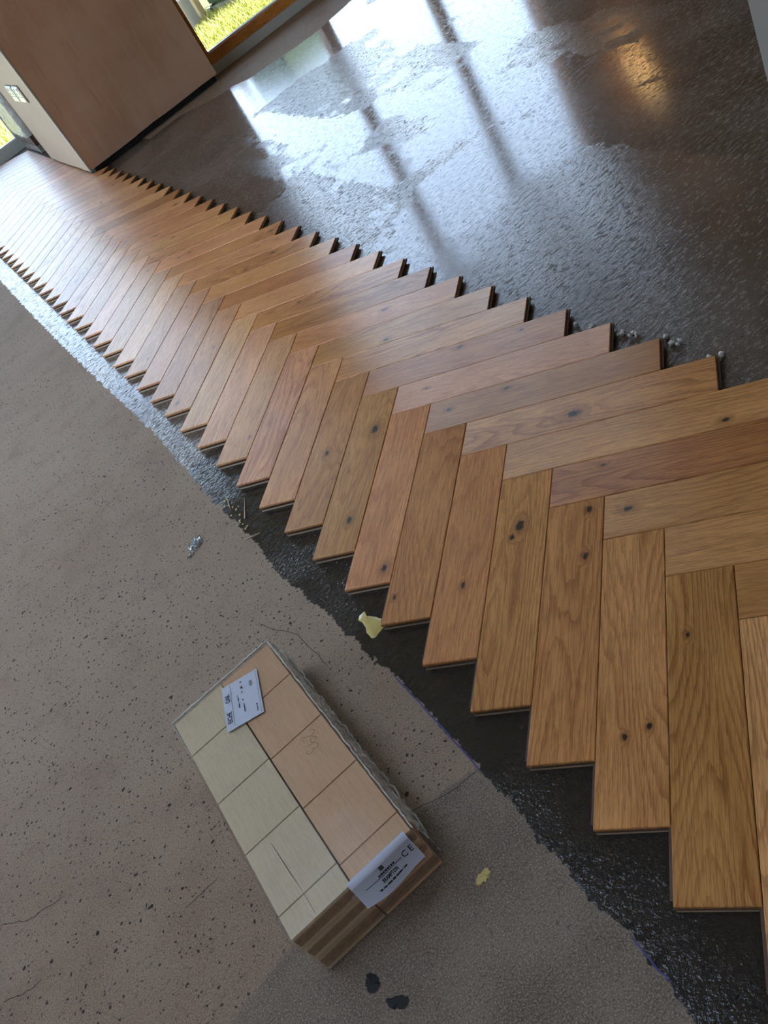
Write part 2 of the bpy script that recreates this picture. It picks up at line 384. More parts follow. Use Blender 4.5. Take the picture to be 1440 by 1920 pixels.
def floor_mesh():
    st = .03
    xs = np.arange(XL, XR + 1e-6, st); ys = np.arange(YB, Y2 + .05, st)
    nx, ny = len(xs), len(ys)
    gx, gy = np.meshgrid(xs, ys)
    V = np.stack([gx.ravel(), gy.ravel(), np.zeros(gx.size)], 1)
    F = []
    for j in range(ny - 1):
        for i in range(nx - 1):
            if ys[j + 1] > Y1 + .10 and xs[i] > .40: continue
            a = j * nx + i; F.append((a, a + 1, a + nx + 1, a + nx))
    me = bpy.data.meshes.new('floor'); me.from_pydata(V.tolist(), [], F)
    X, Y = V[:, 0], V[:, 1]
    def attr(n, val):
        a = me.attributes.new(n, 'FLOAT', 'POINT'); a.data.foreach_set('value', val.astype(np.float32))
    attr('d_wet', np.minimum(X - np.interp(Y, EY, EX), sill_edge(X) - Y))
    attr('d_smooth', np.where(X < -.34, -.385 + .02 * np.sin(X * 9) - Y, -1.0))
    attr('d_line', np.minimum(.885 - X, .86 - Y))
    attr('d_line2', X - 1.14)
    attr('d_strip', np.minimum(.25 - X, .8 - Y))
    me.materials.append(M['screed']); me.update()
    return me
floor = link(bpy.data.objects.new('floor', floor_mesh())); tag(floor, kind='structure')
tag(floor, 'grey-brown screed floor, bare and pitted on one side, wet with primer on the other')
for y0_, y1_, x1_ in ((YB, Y1 + .16, XR), (Y1 + .16, Y2 + .16, .40)):
    slab = box('floor_slab', XL, x1_, y0_, y1_, -.16, -.002, M['concrete_block']); tag(slab, kind='structure', label='concrete slab under the screed')

def ribbon(name, pts, w, mat, parent, z=.0006):
    bm = bmesh.new(); L = []; 
    for i, p in enumerate(pts):
        a = Vector(pts[max(i - 1, 0)]); b = Vector(pts[min(i + 1, len(pts) - 1)]); dv = (b - a).normalized(); nv = Vector((-dv.y, dv.x))
        ww = w * (1 if 0 < i < len(pts) - 1 else .4) / 2; q = Vector(p)
        L.append((bm.verts.new((*(q + nv * ww), z)), bm.verts.new((*(q - nv * ww), z))))
    for i in range(len(L) - 1): bm.faces.new((L[i][0], L[i][1], L[i + 1][1], L[i + 1][0]))
    bmesh.ops.recalc_face_normals(bm, faces=bm.faces[:])
    for fc in bm.faces:
        if fc.normal.z < 0: fc.normal_flip()
    return meshobj(name, bm, mat, parent)
def wig(pts, n=8, amp=.003):
    out = []
    for a, b in zip(pts[:-1], pts[1:]):
        for k in range(n):
            s = k / n; out.append((a[0] + (b[0] - a[0]) * s + random.uniform(-amp, amp), a[1] + (b[1] - a[1]) * s + random.uniform(-amp, amp)))
    return out + [pts[-1]]
for pts in ([(-1.065, .033), (-1.016, -.004), (-.952, -.017)], [(-1.085, -.10), (-1.05, -.118), (-1.019, -.12)], [(-.792, -.21), (-.729, -.21)],
            [(-.468, .178), (-.424, .075), (-.422, -.036)], [(-.47, -.36), (-.40, -.384), (-.363, -.386)]):
    ribbon('crack', wig(pts, 6, .0018), .0010, M['crack'], floor)
ribbon('chalk_line', wig([(-.357, -.15), (-.359, -.293), (-.3625, -.392)], 8, .0006), .0022, M['chalk_blue'], floor)
ribbon('chalk_line', wig([(-.3685, -.68), (-.373, -.72), (-.371, -.745)], 5, .0008), .0018, M['chalk_blue'], floor)

def structure(name, *a, **k):
    o = box(name, *a, **k); return tag(o, kind='structure')
RX0, RX1, RY0, RY1 = -1.5, .0, -3.0, -1.6      # added unseen roof light behind the camera, for fill light
QX0, QX1, QY0, QY1 = -1.8, -.75, -.4, 2.8      # second added roof light, unseen, brightens the bare side of the floor
structure('ceiling_mid', XL - .1, XR + .1, RY1, QY0, CEIL, CEIL + .12, M['ceiling'])
structure('ceiling_side', XL - .1, QX0, QY0, QY1, CEIL, CEIL + .12, M['ceiling'])
structure('ceiling_centre', QX1, XR + .1, QY0, QY1, CEIL, CEIL + .12, M['ceiling'])
structure('ceiling', XL - .1, XR + .1, QY1, Y1 + .28, CEIL, CEIL + .12, M['ceiling'])
structure('ceiling_end', XL - .1, .78, Y1 + .28, Y2 + .28, CEIL, CEIL + .12, M['ceiling'])
structure('ceiling_back', XL - .1, XR + .1, YB - .1, RY0, CEIL, CEIL + .12, M['ceiling'])
structure('ceiling_left', XL - .1, RX0, RY0, RY1, CEIL, CEIL + .12, M['ceiling'])
structure('ceiling_right', RX1, XR + .1, RY0, RY1, CEIL, CEIL + .12, M['ceiling'])
def fill_rooflight(name, x0, x1, y0, y1, label):
    rl = empty(name, (x0, y0, CEIL + .12)); tag(rl, label, kind='structure')
    def part(nm, a, b, c, d_, e, g, mt):
        bm = bmesh.new(); add_box(bm, a - x0, b - x0, c - y0, d_ - y0, e, g); meshobj(nm, bm, mt, rl)
    for a_, b_ in ((x0 - .06, x0), (x1, x1 + .06)): part('frame_rail', a_, b_, y0 - .06, y1 + .06, 0, .09, M['white_plastic'])
    for a_, b_ in ((y0 - .06, y0), (y1, y1 + .06)): part('frame_rail', x0, x1, a_, b_, 0, .09, M['white_plastic'])
    part('pane', x0, x1, y0, y1, .04, .046, M['glass'])
fill_rooflight('fill_rooflight_1', RX0, RX1, RY0, RY1, 'added flat roof light over the end of the room, out of view, for fill light')
fill_rooflight('fill_rooflight_2', QX0, QX1, QY0, QY1, 'added long flat roof light over the bare screed, out of view, for fill light')
LWY0, LWY1, LWZ0, LWZ1 = .3, 5.6, .12, 2.2      # wide unseen opening added in the left wall for fill light
structure('wall_left', XL - .12, XL, YB - .1, LWY0, -.1, CEIL, M['wall'])
structure('wall_left_end', XL - .12, XL, LWY1, Y2 + .2, -.1, CEIL, M['wall'])
structure('wall_left_low', XL - .12, XL, LWY0, LWY1, -.1, LWZ0, M['wall'])
structure('wall_left_head', XL - .12, XL, LWY0, LWY1, LWZ1, CEIL, M['wall'])
structure('wall_back', XL, XR, YB - .12, YB, -.1, CEIL, M['wall'])
structure('wall_right', XR, XR + .12, YB - .1, Y1 + .3, -.1, CEIL, M['wall'])
# partition end that shows at the picture's edge
M['wall_dim'] = plain('dim_wall_paint', (.25, .22, .185), .85, var=.06, scale=6)  # wall colour darkened, shade of the partition end put into it
tag(structure('wall_partition', .955, 3.4, .102, .220, 0, CEIL, M['wall_dim'], bev=.002), 'grey-beige end of a partition wall standing on the wet floor')
# pier of bare plaster between the two glazed walls
PX0, PX1, PY0, PY1 = .303, 1.128, 3.88, 4.83
pier = empty('wall_pier', (PX0, PY0, 0)); tag(pier, 'pink-brown bare plaster pier standing between the two glazed walls', kind='structure')
def pier_part(name, x0, x1, y0, y1, z0, z1, mat, bev=0, jag=0):
    bm = bmesh.new(); add_box(bm, x0 - PX0, x1 - PX0, y0 - PY0, y1 - PY0, z0, z1)
    if jag:
        bmesh.ops.subdivide_edges(bm, edges=[e for e in bm.edges if abs(e.verts[0].co.z - e.verts[1].co.z) < 1e-6], cuts=40)
        for v in bm.verts:
            if v.co.z < z0 + 1e-4: v.co.z += random.uniform(-.004, .005)
    return meshobj(name, bm, mat, pier)
pier_part('core', PX0 + .03, PX1 - .01, PY0 + .03, PY1, .002, .06, M['black'])
pier_part('front_plaster', PX0 + .012, PX1, PY0, PY1, .036, CEIL, M['plaster'], jag=1)
pier_part('side_plaster', PX0, PX0 + .012, PY0, PY1, .031, CEIL, M['plaster_pale'], jag=1)
bm = bmesh.new(); add_box(bm, -.0015, .004, -.0015, .004, .03, CEIL)
meshobj('corner_bead', bm, M['white_plastic'], pier)
# reveal behind the pier
structure('wall_reveal', .36, .75, PY1, Y2 + .12, -.02, CEIL, M['rough'])

# ------------------------------------------------------------------ glazed walls
def glazing(name, x0, x1, y, mull, z_sill, rail, frame_w, mat_frame, head, label, sillmat):
    """sill + timber/metal frame + panes; y = room-side face of the sill"""
    root = empty(name, (x0, y, 0)); tag(root, label, kind='structure')
    def prt(nm, a, b, c, d_, e, g, mt, bev=.002, par=root):
        bm = bmesh.new(); add_box(bm, a - x0, b - x0, c - y, d_ - y, e, g)
        if bev: bmesh.ops.bevel(bm, geom=bm.edges[:], offset=bev, segments=1, affect='EDGES')
        o = meshobj(nm, bm, mt, par); o.color = (.5, random.random(), .3, 1); return o
    prt('sill', x0, x1, y, y + .16, .001, z_sill, sillmat)
    prt('bottom_rail', x0, x1, y + .012, y + .085, z_sill, z_sill + rail, mat_frame)
    prt('head_rail', x0, x1, y + .012, y + .085, head - .07, head, mat_frame)
    xs = [x0] + list(mull) + [x1]
    for k, xm in enumerate(xs):
        a, b = (xm, xm + frame_w) if k == 0 else ((xm - frame_w, xm) if k == len(xs) - 1 else (xm - frame_w / 2, xm + frame_w / 2))
        prt('mullion' if 0 < k < len(xs) - 1 else 'jamb', a, b, y + .010, y + .085, z_sill + rail, head - .07, mat_frame)
    for k in range(len(xs) - 1):
        a = xs[k] + (frame_w if k == 0 else frame_w / 2); b = xs[k + 1] - (frame_w if k == len(xs) - 2 else frame_w / 2)
        gk = prt('gasket', a, b, y + .060, y + .072, z_sill + rail + .0002, z_sill + rail + .005, M['gasket'], 0)
        prt('bead', a, b, y + .030, y + .059, z_sill + rail + .0002, z_sill + rail + .006, M['white_plastic'], 0)
        prt('pane', a - .004, b + .004, y + .064, y + .068, z_sill + rail + .001, head - .069, M['glass'], 0)
    return root
glazing('window_1', 1.131, 3.22, Y1, (1.845, 2.52), .052, .052, .062, M['larch'], 2.12, 'orange timber framed glazing above a low grey sill', M['sill_grey'])
glazing('window_2', 4.45, 5.59, Y1, (5.0,), .052, .052, .062, M['larch'], 2.12, 'second orange timber framed glazing beyond the plain wall', M['sill_grey'])
glazing('window_3', -2.05, .345, Y2, (-1.25, -.45), .048, .026, .02, M['alu'], 2.12, 'grey metal framed glazing at the end of the herringbone boards', M['alu'])
w4 = empty('fill_window_left', (XL - .06, LWY0, LWZ0)); tag(w4, 'added wide timber framed glazing in the left wall, out of view, for fill light', kind='structure')
def w4part(nm, y0, y1, z0, z1, mt, dx=.035):
    bm = bmesh.new(); add_box(bm, -dx, dx, y0 - LWY0, y1 - LWY0, z0 - LWZ0, z1 - LWZ0); o = meshobj(nm, bm, mt, w4); o.color = (.5, random.random(), .3, 1)
w4part('bottom_rail', LWY0, LWY1, LWZ0, LWZ0 + .06, M['larch']); w4part('head_rail', LWY0, LWY1, LWZ1 - .06, LWZ1, M['larch'])
for k in range(5):
    yy = LWY0 + (LWY1 - LWY0 - .06) * k / 4; w4part('mullion', yy, yy + .06, LWZ0 + .06, LWZ1 - .06, M['larch'])
    if k < 4: w4part('pane', yy + .06, yy + (LWY1 - LWY0 - .06) / 4, LWZ0 + .06, LWZ1 - .06, M['glass'], .003)
structure('wall_far', 1.128, XR, Y1, Y1 + .28, 2.12, CEIL, M['plaster'])
structure('wall_far_pier', 3.22, 4.45, Y1, Y1 + .28, 0, 2.12, M['plaster'])
structure('wall_pier_back', .75, 1.131, PY1, PY1 + .02, 0, CEIL, M['plaster'])
structure('wall_end', XL, .36, Y2, Y2 + .28, 2.12, CEIL, M['plaster'])

# timber post in the reveal, wrapped in plastic
post = empty('timber_post', (.335, 5.34, 0)); tag(post, 'dark timber post wrapped in crumpled clear plastic in the window reveal', 'post')
bm = bmesh.new(); add_box(bm, 0, .024, 0, .50, .050, 2.1); o = meshobj('post_board', bm, M['dark_timber'], post); o.color = (.5, .3, .2, 1)
bm = bmesh.new()
ny, nz = 24, 120
vs = [[bm.verts.new((-.006 - random.random() * .010, -.01 + .515 * i / ny, .118 + 1.95 * j / nz + (random.uniform(-.012, .012) if j == 0 else 0))) for i in range(ny + 1)] for j in range(nz + 1)]
for j in range(nz):
    for i in range(ny): bm.faces.new((vs[j][i], vs[j + 1][i], vs[j + 1][i + 1], vs[j][i + 1]))
for j in range(nz):                       # the wrap folds round the front edge
    p0 = [vs[j][0].co, vs[j + 1][0].co]; q0 = [bm.verts.new((.0235, p.y - .004, p.z)) for p in p0]
    bm.faces.new((vs[j][0], q0[0], q0[1], vs[j + 1][0]))
meshobj('plastic_wrap', bm, M['film_wall'], post, True)
bm = bmesh.new(); add_box(bm, .002, .024, -.02, .52, .002, .048); o = meshobj('foot_block', bm, M['rough'], post)

# warm wall lamp on the plain wall, seen as a glow in the wet primer
lamp = empty('wall_lamp', (3.58, Y1 - .002, 1.50)); tag(lamp, 'warm lit wall lamp on the plaster between the timber windows', 'lamp')
t = NT('lamp_glow'); t.bsdf(Base_Color=(.8, .55, .25), Roughness=.4, Emission_Color=(1, .62, .25, 1), Emission_Strength=2.2); M['lamp_glow'] = t.m
bm = bmesh.new(); add_box(bm, -.05, .05, -.02, 0, -.09, .09); bmesh.ops.bevel(bm, geom=bm.edges[:], offset=.006, segments=2, affect='EDGES'); meshobj('back_plate', bm, M['steel'], lamp)
bm = bmesh.new(); bmesh.ops.create_cone(bm, cap_ends=False, segments=24, radius1=.085, radius2=.06, depth=.22, matrix=Matrix.Translation((0, -.115, 0))); meshobj('shade', bm, M['lamp_glow'], lamp, True)
bm = bmesh.new(); add_box(bm, -.008, .008, -.10, -.0205, -.008, .008); meshobj('arm', bm, M['steel'], lamp)

# sockets on the pier's pale side
def socket(y, label):
    s = empty('wall_socket', (PX0, y, .448)); tag(s, label, 'socket', 'double sockets on the pier')
    bm = bmesh.new(); add_box(bm, -.011, -.001, -.077, .077, -.043, .043)
    bmesh.ops.bevel(bm, geom=bm.edges[:], offset=.004, segments=2, affect='EDGES'); meshobj('face_plate', bm, M['white_plastic'], s, False)
    for k in (-.038, .038):
        bm = bmesh.new(); add_box(bm, -.0145, -.0112, k - .016, k - .004, .018, .034); meshobj('switch', bm, M['white_plastic'], s)
        for a, b, w, hh_ in ((k, .004, .0025, .006), (k - .011, -.012, .004, .002), (k + .011, -.012, .004, .002)):
            bm = bmesh.new(); add_box(bm, -.0122, -.0112, a - w, a + w, b - hh_, b + hh_); meshobj('pin_slot', bm, M['dark_slot'], s)
    bm = bmesh.new(); add_box(bm, -.0008, 0.0005, -.083, .083, -.047, .047); meshobj('dark_rim', bm, M['dark_slot'], s)  # dark rim round the face plate
socket(4.205, 'white double wall socket on the pier, next to the plaster corner')
socket(4.395, 'white double wall socket on the pier, next to the window reveal')

# ------------------------------------------------------------------ herringbone boards
W, L, H = .09, .45, .015
S2 = math.sqrt(.5)
GAP = .00048
def plank_mesh(tongue, groove, flip=False, name='plank'):
    """local x = length, y = width. tongue / groove: sides out of 'x+','x-','y+','y-'"""
    bm = bmesh.new(); g = GAP
    x0, x1, y0, y1 = -L / 2 + g, L / 2 - g, -W / 2 + g, W / 2 - g
    add_cbox(bm, x0, x1, y0, y1, .0098, H, .0011, 0)
    e = dict.fromkeys(('x-', 'x+', 'y-', 'y+'), -.0003)
    for s in tongue: e[s] = .0045
    for s in groove: e[s] = -.0085
    add_box(bm, x0 - e['x-'], x1 + e['x+'], y0 - e['y-'], y1 + e['y+'], .0052, .0098, 2)
    add_box(bm, x0 + .0004, x1 - .0004, y0 + .0004, y1 - .0004, .0042, .0052, 2)  # dark layer on the lip paints the slot's shade
    add_box(bm, x0 + .0004, x1 - .0004, y0 + .0004, y1 - .0004, .0004, .0042, 1)
    uv = bm.loops.layers.uv.new('UVMap')
    for fc in bm.faces:
        for lp in fc.loops: lp[uv].uv = (lp.vert.co.x, lp.vert.co.y)
    me = bpy.data.meshes.new(name); bm.normal_update(); bm.to_mesh(me); bm.free()
    me.materials.append(M['oak']); me.materials.append(M['ply']); me.materials.append(M['groove'])
    return me
# A boards point along (1,1)/sqrt2 of the room, B boards along (1,-1)/sqrt2; pattern origin at the zig-zag seam
ME_A = plank_mesh(('x+', 'y+'), ('x-', 'y-'), name='plank')          # x- end = exposed grooved end, y+ = far side
ME_B = plank_mesh(('x+', 'x-', 'y+'), ('y-',), name='plank')
herr = empty('herringbone_flooring', (0, 0, 0))
tag(herr, 'strip of honey-brown oak boards laid in a herringbone zig-zag on the primed screed', 'wood flooring')
def room(xp, yp): return Vector(((xp + yp) * S2, (-xp + yp) * S2, 0))
def blocked(x, y):
    return (x > PX0 + .008 and y > PY0 + .008) or (x > .329 and y > PY1 - .02) or y > 5.905
def corners(c, ang):
    ca, sa = math.cos(ang), math.sin(ang)
    return [(c.x + ca * a - sa * b, c.y + sa * a + ca * b) for a in (-L / 2, L / 2) for b in (-W / 2, W / 2)]
def cut_copy(me, c, ang):
    bm = bmesh.new(); bm.from_mesh(me)
    mw = Matrix.Translation(c) @ Matrix.Rotation(ang, 4, 'Z'); bm.transform(mw)
    for co, no in (((PX0 + .008, 0, 0), (1, 0, 0)), ((.329, 0, 0), (1, 0, 0)), ((0, PY0 + .008, 0), (0, 1, 0)), ((0, PY1 - .02, 0), (0, 1, 0)), ((0, 5.905, 0), (0, 1, 0))):
        bmesh.ops.bisect_plane(bm, geom=bm.verts[:] + bm.edges[:] + bm.faces[:], plane_co=co, plane_no=no)
    kill = [fc for fc in bm.faces if blocked(*fc.calc_center_median().xy)]
    bmesh.ops.delete(bm, geom=kill, context='FACES')
    bm.transform(mw.inverted())
    if not bm.faces: bm.free(); return None
    m2 = me.copy(); bm.to_mesh(m2); bm.free(); return m2
# hand-set look of the nearest boards: (tone, seed, knots)
LOOK_A = {3: (.22, .131, .5), 2: (.52, .377, .8), 1: (.40, .52, .2), 0: (.42, .243, .9), -1: (.46, .71, 1.0), -2: (.30, .618, .8), -3: (.62, .86, .3), -4: (.30, .05, .9), -5: (.26, .33, 1.0), -6: (.55, .47, .9), -7: (.62, .93, .2), -8: (.55, .29, .2)}
KNOTS = {('B', -2): [(-.0156, -.0088, .0085)], ('A', 0): [(.1102, .0018, .0075), (.0882, .0132, .0038)], ('A', 1): [(.1097, -.0197, .0045), (.203, -.0219, .0045)],
         ('A', -3): [(-.1935, -.0266, .006)], ('A', -4): [(.1033, -.0148, .008), (-.1443, -.0144, .006)], ('A', -1): [(-.084, -.0028, .004)], ('A', 3): [(.122, .0177, .003)],
         ('A', 2): [(-.1075, .0079, .0032), (-.0961, -.0222, .0032)], ('A', -2): [(-.172, .0293, .003)], ('A', -5): [(-.021, .0006, .005)], ('B', -1): [(.141, -.0282, .004)], ('B', 0): [(-.1397, .0248, .003)]}
n_id = 0
for i in range(7, -50, -1):
    for kind in 'AB':
        if kind == 'A': c = room((i + .5) * W, -i * W - L / 2); ang = PI / 4; me = ME_A
        else: c = room((i + 1) * W + L / 2, -(i + .5) * W); ang = -PI / 4; me = ME_B
        cs = corners(c, ang)
        if all(blocked(x, y) for x, y in cs): continue
        # skip boards wholly behind the picture's near edge
        if c.y < -1.35: continue
        dzz = random.uniform(-.0002, .0002)
        loc = Vector((c.x, c.y, .0003 + dzz))
        dense = [(cs[0][0] + (cs[2][0] - cs[0][0]) * s + (cs[1][0] - cs[0][0]) * u, cs[0][1] + (cs[2][1] - cs[0][1]) * s + (cs[1][1] - cs[0][1]) * u) for s in np.linspace(0, 1, 9) for u in (0, .5, 1)]
        use = me
        if any(blocked(x, y) for x, y in dense):
            use = cut_copy(me, c, ang)
            if use is None: continue
        o = bpy.data.objects.new('plank', use)
        o.location = loc; o.rotation_euler = (random.uniform(-.0006, .0006), random.uniform(-.0002, .0002), ang)
        link(o, herr)
        tn, sd, kk = (random.gauss(.5, .17), random.random(), random.random() * 1.0)
        if kind == 'A' and i in LOOK_A: tn, sd, kk = LOOK_A[i]
        kn = KNOTS.get((kind, i))
        if kn is None: kn = [(random.uniform(-.2, .2), random.uniform(-.035, .035), random.uniform(.0022, .0055)) for _ in range(random.choice((0, 0, 0, 1, 1, 2)))]
        for nm, kv in zip(('knot_a', 'knot_b'), kn): o[nm] = kv
        o.color = (min(max(tn, .05), .95), sd, kk, 1)

# ------------------------------------------------------------------ pack of boards
BX, BY, BTH = -.565, -.2234, 1.56 - PI          # local x: towards the near end, local y: width
pack = empty('flooring_pack', (BX, BY, 0), BTH)
tag(pack, 'shrink-wrapped pack of flooring boards with two paper labels lying on the dry screed', 'flooring pack')
KR = (-.1358, -.0258, .0831, .1915); KL = (-.1415, -.0285, .0763, .1871)
PW, PL = .0924, .449
def pack_plank(kerfs, flip, back):
    """one board lying in the pack; flip = backing up, with saw kerfs across it"""
    bm = bmesh.new(); hx, hy = PL / 2, PW / 2 - .0006
    z = lambda a: ((.0150 - a) if flip else a) * .955
    def bx(x0, x1, y0, y1, a, b, mi):
        za, zb = sorted((z(a), z(b))); add_box(bm, x0, x1, y0, y1, za, zb, mi)
    bx(-hx, hx, -hy, hy, .0102, .0148, 0)
    bx(-hx, hx - .0002, -hy, hy, .0061, .0101, 2)
    ed = [-hx] + list(kerfs) + [hx]
    for a, b in zip(ed[:-1], ed[1:]):
        bx(a + (.0011 if a > -hx else 0), b - (.0011 if b < hx else 0), -hy, hy, .0002, .0060, 1)
    me = bpy.data.meshes.new('plank'); bm.normal_update(); bm.to_mesh(me); bm.free()
    for k in ('oak_edge', back, 'pack_core'): me.materials.append(M[k])
    return me
PM = {(s, fl): pack_plank(KL if s < 0 else KR, fl, 'ply_pack' if s < 0 else 'ply_pack_b') for s in (-1, 1) for fl in (0, 1)}
for lay in range(6):
    for s in (-1, 1):
        fl = 1 if lay in (5, 3, 1) else 0
        o = bpy.data.objects.new('plank', PM[(s, fl)]); link(o, pack)
        top = lay == 5
        o.location = ((0 if top else random.uniform(-.002, .002)) + (.0015 if s > 0 else 0), s * (PW / 2 + .0007) + (0 if top else random.uniform(-.0004, .0004)), .0004 + lay * .01478)
        o.color = ((.25, .97, .8, 1) if s > 0 else (.62, .03, .7, 1)) if top else (random.random(), random.random(), .2, 1)
HT = .0886
# film over the pack
def film(name, fn, nu, nv, mat, amp):
    bm = bmesh.new(); g = []
    for j in range(nv + 1):
        g.append([bm.verts.new(Vector(fn(i / nu, j / nv)) + Vector((random.uniform(-amp, amp), random.uniform(-amp, amp), random.uniform(-amp, amp)))) for i in range(nu + 1)])
    for j in range(nv):
        for i in range(nu): bm.faces.new((g[j][i], g[j][i + 1], g[j + 1][i + 1], g[j + 1][i]))
    return meshobj(name, bm, mat, pack, True)
hx, hy = PL / 2 + .003, PW + .0025
film('film_top', lambda u, v: (-hx + 2 * hx * u, -hy + 2 * hy * v, HT + .0022), 60, 26, M['film'], .00012)
film('film_side', lambda u, v: (-hx + 2 * hx * u, hy + .0035 + .004 * math.sin(v * PI) * (1 + .5 * math.sin(u * 23)), .001 + (HT + .001) * v), 70, 12, M['film_side'], .0016)
film('film_side', lambda u, v: (-hx + 2 * hx * u, -hy - .001, .001 + (HT + .001) * v), 60, 8, M['film'], .0002)
film('film_end', lambda u, v: (hx + .003 + .004 * math.sin(v * PI), -hy + 2 * hy * u, .001 + (HT + .001) * v), 40, 14, M['film'], .0003)
film('film_end', lambda u, v: (-hx - .0015, -hy + 2 * hy * u, .001 + (HT + .001) * v), 40, 10, M['film_side'], .0012)
# welded seam of the film, white where it bunches
def seam(pts, rad, nm='film_seam'):
    bm = bmesh.new(); prev = None
    for k, p in enumerate(pts):
        rr = rad * random.uniform(.6, 1.25)
        ring = [bm.verts.new((p[0] + (math.cos(a) * rr if abs(pts[0][1] - pts[-1][1]) > abs(pts[0][0] - pts[-1][0]) else 0), p[1] + (0 if abs(pts[0][1] - pts[-1][1]) > abs(pts[0][0] - pts[-1][0]) else math.cos(a) * rr), p[2] + math.sin(a) * rr)) for a in np.linspace(0, 2 * PI, 7)[:-1]]
        if prev:
            for q in range(6): bm.faces.new((prev[q], prev[(q + 1) % 6], ring[(q + 1) % 6], ring[q]))
        prev = ring
    bmesh.ops.recalc_face_normals(bm, faces=bm.faces[:])
    return meshobj(nm, bm, M['seam'], pack, True)
t = NT('bunched_film'); t.bsdf(Base_Color=(.62, .58, .50), Roughness=.25, Alpha=.8); M['seam'] = t.m
seam([(-hx - .001 + random.uniform(-.0012, .0012), y, HT + .0025) for y in np.linspace(-hy, hy, 40)], .0017)
seam([(x, hy + .0015 + random.uniform(-.0008, .0008), HT + .0022) for x in np.linspace(-hx, hx, 70)], .0013)
seam([(x, hy + .010 + random.uniform(-.002, .002), HT * .62 + random.uniform(-.003, .003)) for x in np.linspace(-hx, hx * .95, 80)], .0014)
seam([(x, -hy - .0005 + random.uniform(-.0008, .0008), HT + .001 - (x + hx) * .10) for x in np.linspace(-hx, -hx + .085, 18)], .0011)
seam([(hx + .0035, y, HT - .012 - .25 * (y + .01)) for y in np.linspace(-.01, .085, 22)], .0006)
seam([(hx + .005, y, .030 + .3 * (y - .01)) for y in np.linspace(.01, .085, 22)], .0005)

# paper labels
def text_mesh(body, size, bold=0.0):
    cu = bpy.data.curves.new('lettering', 'FONT'); cu.body = body; cu.size = size; cu.offset = bold; cu.resolution_u = 2
    cu.align_x = 'LEFT'; ob = bpy.data.objects.new('lettering', cu); COL.objects.link(ob)
    dg = bpy.context.evaluated_depsgraph_get(); me = bpy.data.meshes.new_from_object(ob.evaluated_get(dg))
    bpy.data.objects.remove(ob); bpy.data.curves.remove(cu); return me
def put_text(body, size, mat4, parent, x, y, z=.0004, bold=0.0, width=None, map_fn=None):
    me = text_mesh(body, size, bold)
    n = len(me.vertices); co = np.empty(n * 3); me.vertices.foreach_get('co', co); co = co.reshape(-1, 3)
    if width: co[:, 0] *= width / max(co[:, 0].max(), 1e-6)
    co[:, 0] += x; co[:, 1] += y; co[:, 2] = z
    if map_fn is not None: co = np.array([map_fn(*p) for p in co])
    me.vertices.foreach_set('co', co.ravel()); me.update()
    me.materials.clear(); me.materials.append(M['ink'])
    o = bpy.data.objects.new('lettering', me); link(o, parent); o.matrix_local = mat4 if mat4 else Matrix.Identity(4); return o
def bars(rects, parent, map_fn, z=.0004):
    bm = bmesh.new()
    for x0, y0, x1, y1 in rects:
        nseg = max(1, int((x1 - x0) / .006))
        for k in range(nseg):
            a, b = x0 + (x1 - x0) * k / nseg, x0 + (x1 - x0) * (k + 1) / nseg
            bm.faces.new([bm.verts.new(map_fn(*p, z)) for p in ((a, y0), (b, y0), (b, y1), (a, y1))])
    return meshobj('printed_mark', bm, M['ink'], parent)
# top label: its lower left corner, reading direction, up direction in pack coordinates
c4 = Vector((-.1245, -.0304)); c1 = Vector((-.2115, -.003)); exv = (c1 - c4).normalized()
c3 = Vector((-.1045, .0314)); dn = (c3 - c4); dn = (dn - exv * dn.dot(exv)).normalized()
LW, LH = .0912, .0640
def lab_map(x, y, z): p = c4 + exv * x - dn * y; return (p.x, p.y, HT + .0032 + z)       # y <= 0 goes down the sheet
bm = bmesh.new(); nn = 14
gg = [[bm.verts.new(lab_map(LW * i / nn, -LH * j / nn, random.uniform(-.0002, .0002))) for i in range(nn + 1)] for j in range(nn + 1)]
for j in range(nn):
    for i in range(nn): bm.faces.new((gg[j][i], gg[j + 1][i], gg[j + 1][i + 1], gg[j][i + 1]))
lab = meshobj('paper_label', bm, M['paper'], pack, True); lab['label'] = 'white paper label printed EICHE | OAK on the back of the boards'
put_text('EICHE', .0115, None, lab, .013, -.0118, .0006, .0002, .0225, lab_map)
put_text('|', .0095, None, lab, .0475, -.0115, .0006, 0, .0005, lab_map)
put_text('OAK', .0115, None, lab, .0545, -.0118, .0006, .0002, .0175, lab_map)
bars([(.004, -.0150, .087, -.0145), (.002, -.0612, .089, -.0608), (.020, -.0350, .037, -.0335), (.033, -.0272, .041, -.0252), (.0415, -.0268, .045, -.0256),
      (.047, -.0268, .054, -.0252), (.0565, -.0262, .0585, -.0246), (.0435, -.0348, .0465, -.0325), (.0585, -.0344, .063, -.0328), (.068, -.0352, .073, -.0325), (.0805, -.0352, .0832, -.0322), (.008, -.0560, .018, -.0545), (.0195, -.0560, .0235, -.0542)], lab, lab_map, .0006)
put_text('0.53', .0066, None, lab, .064, -.0525, .0006, .00015, .0105, lab_map)
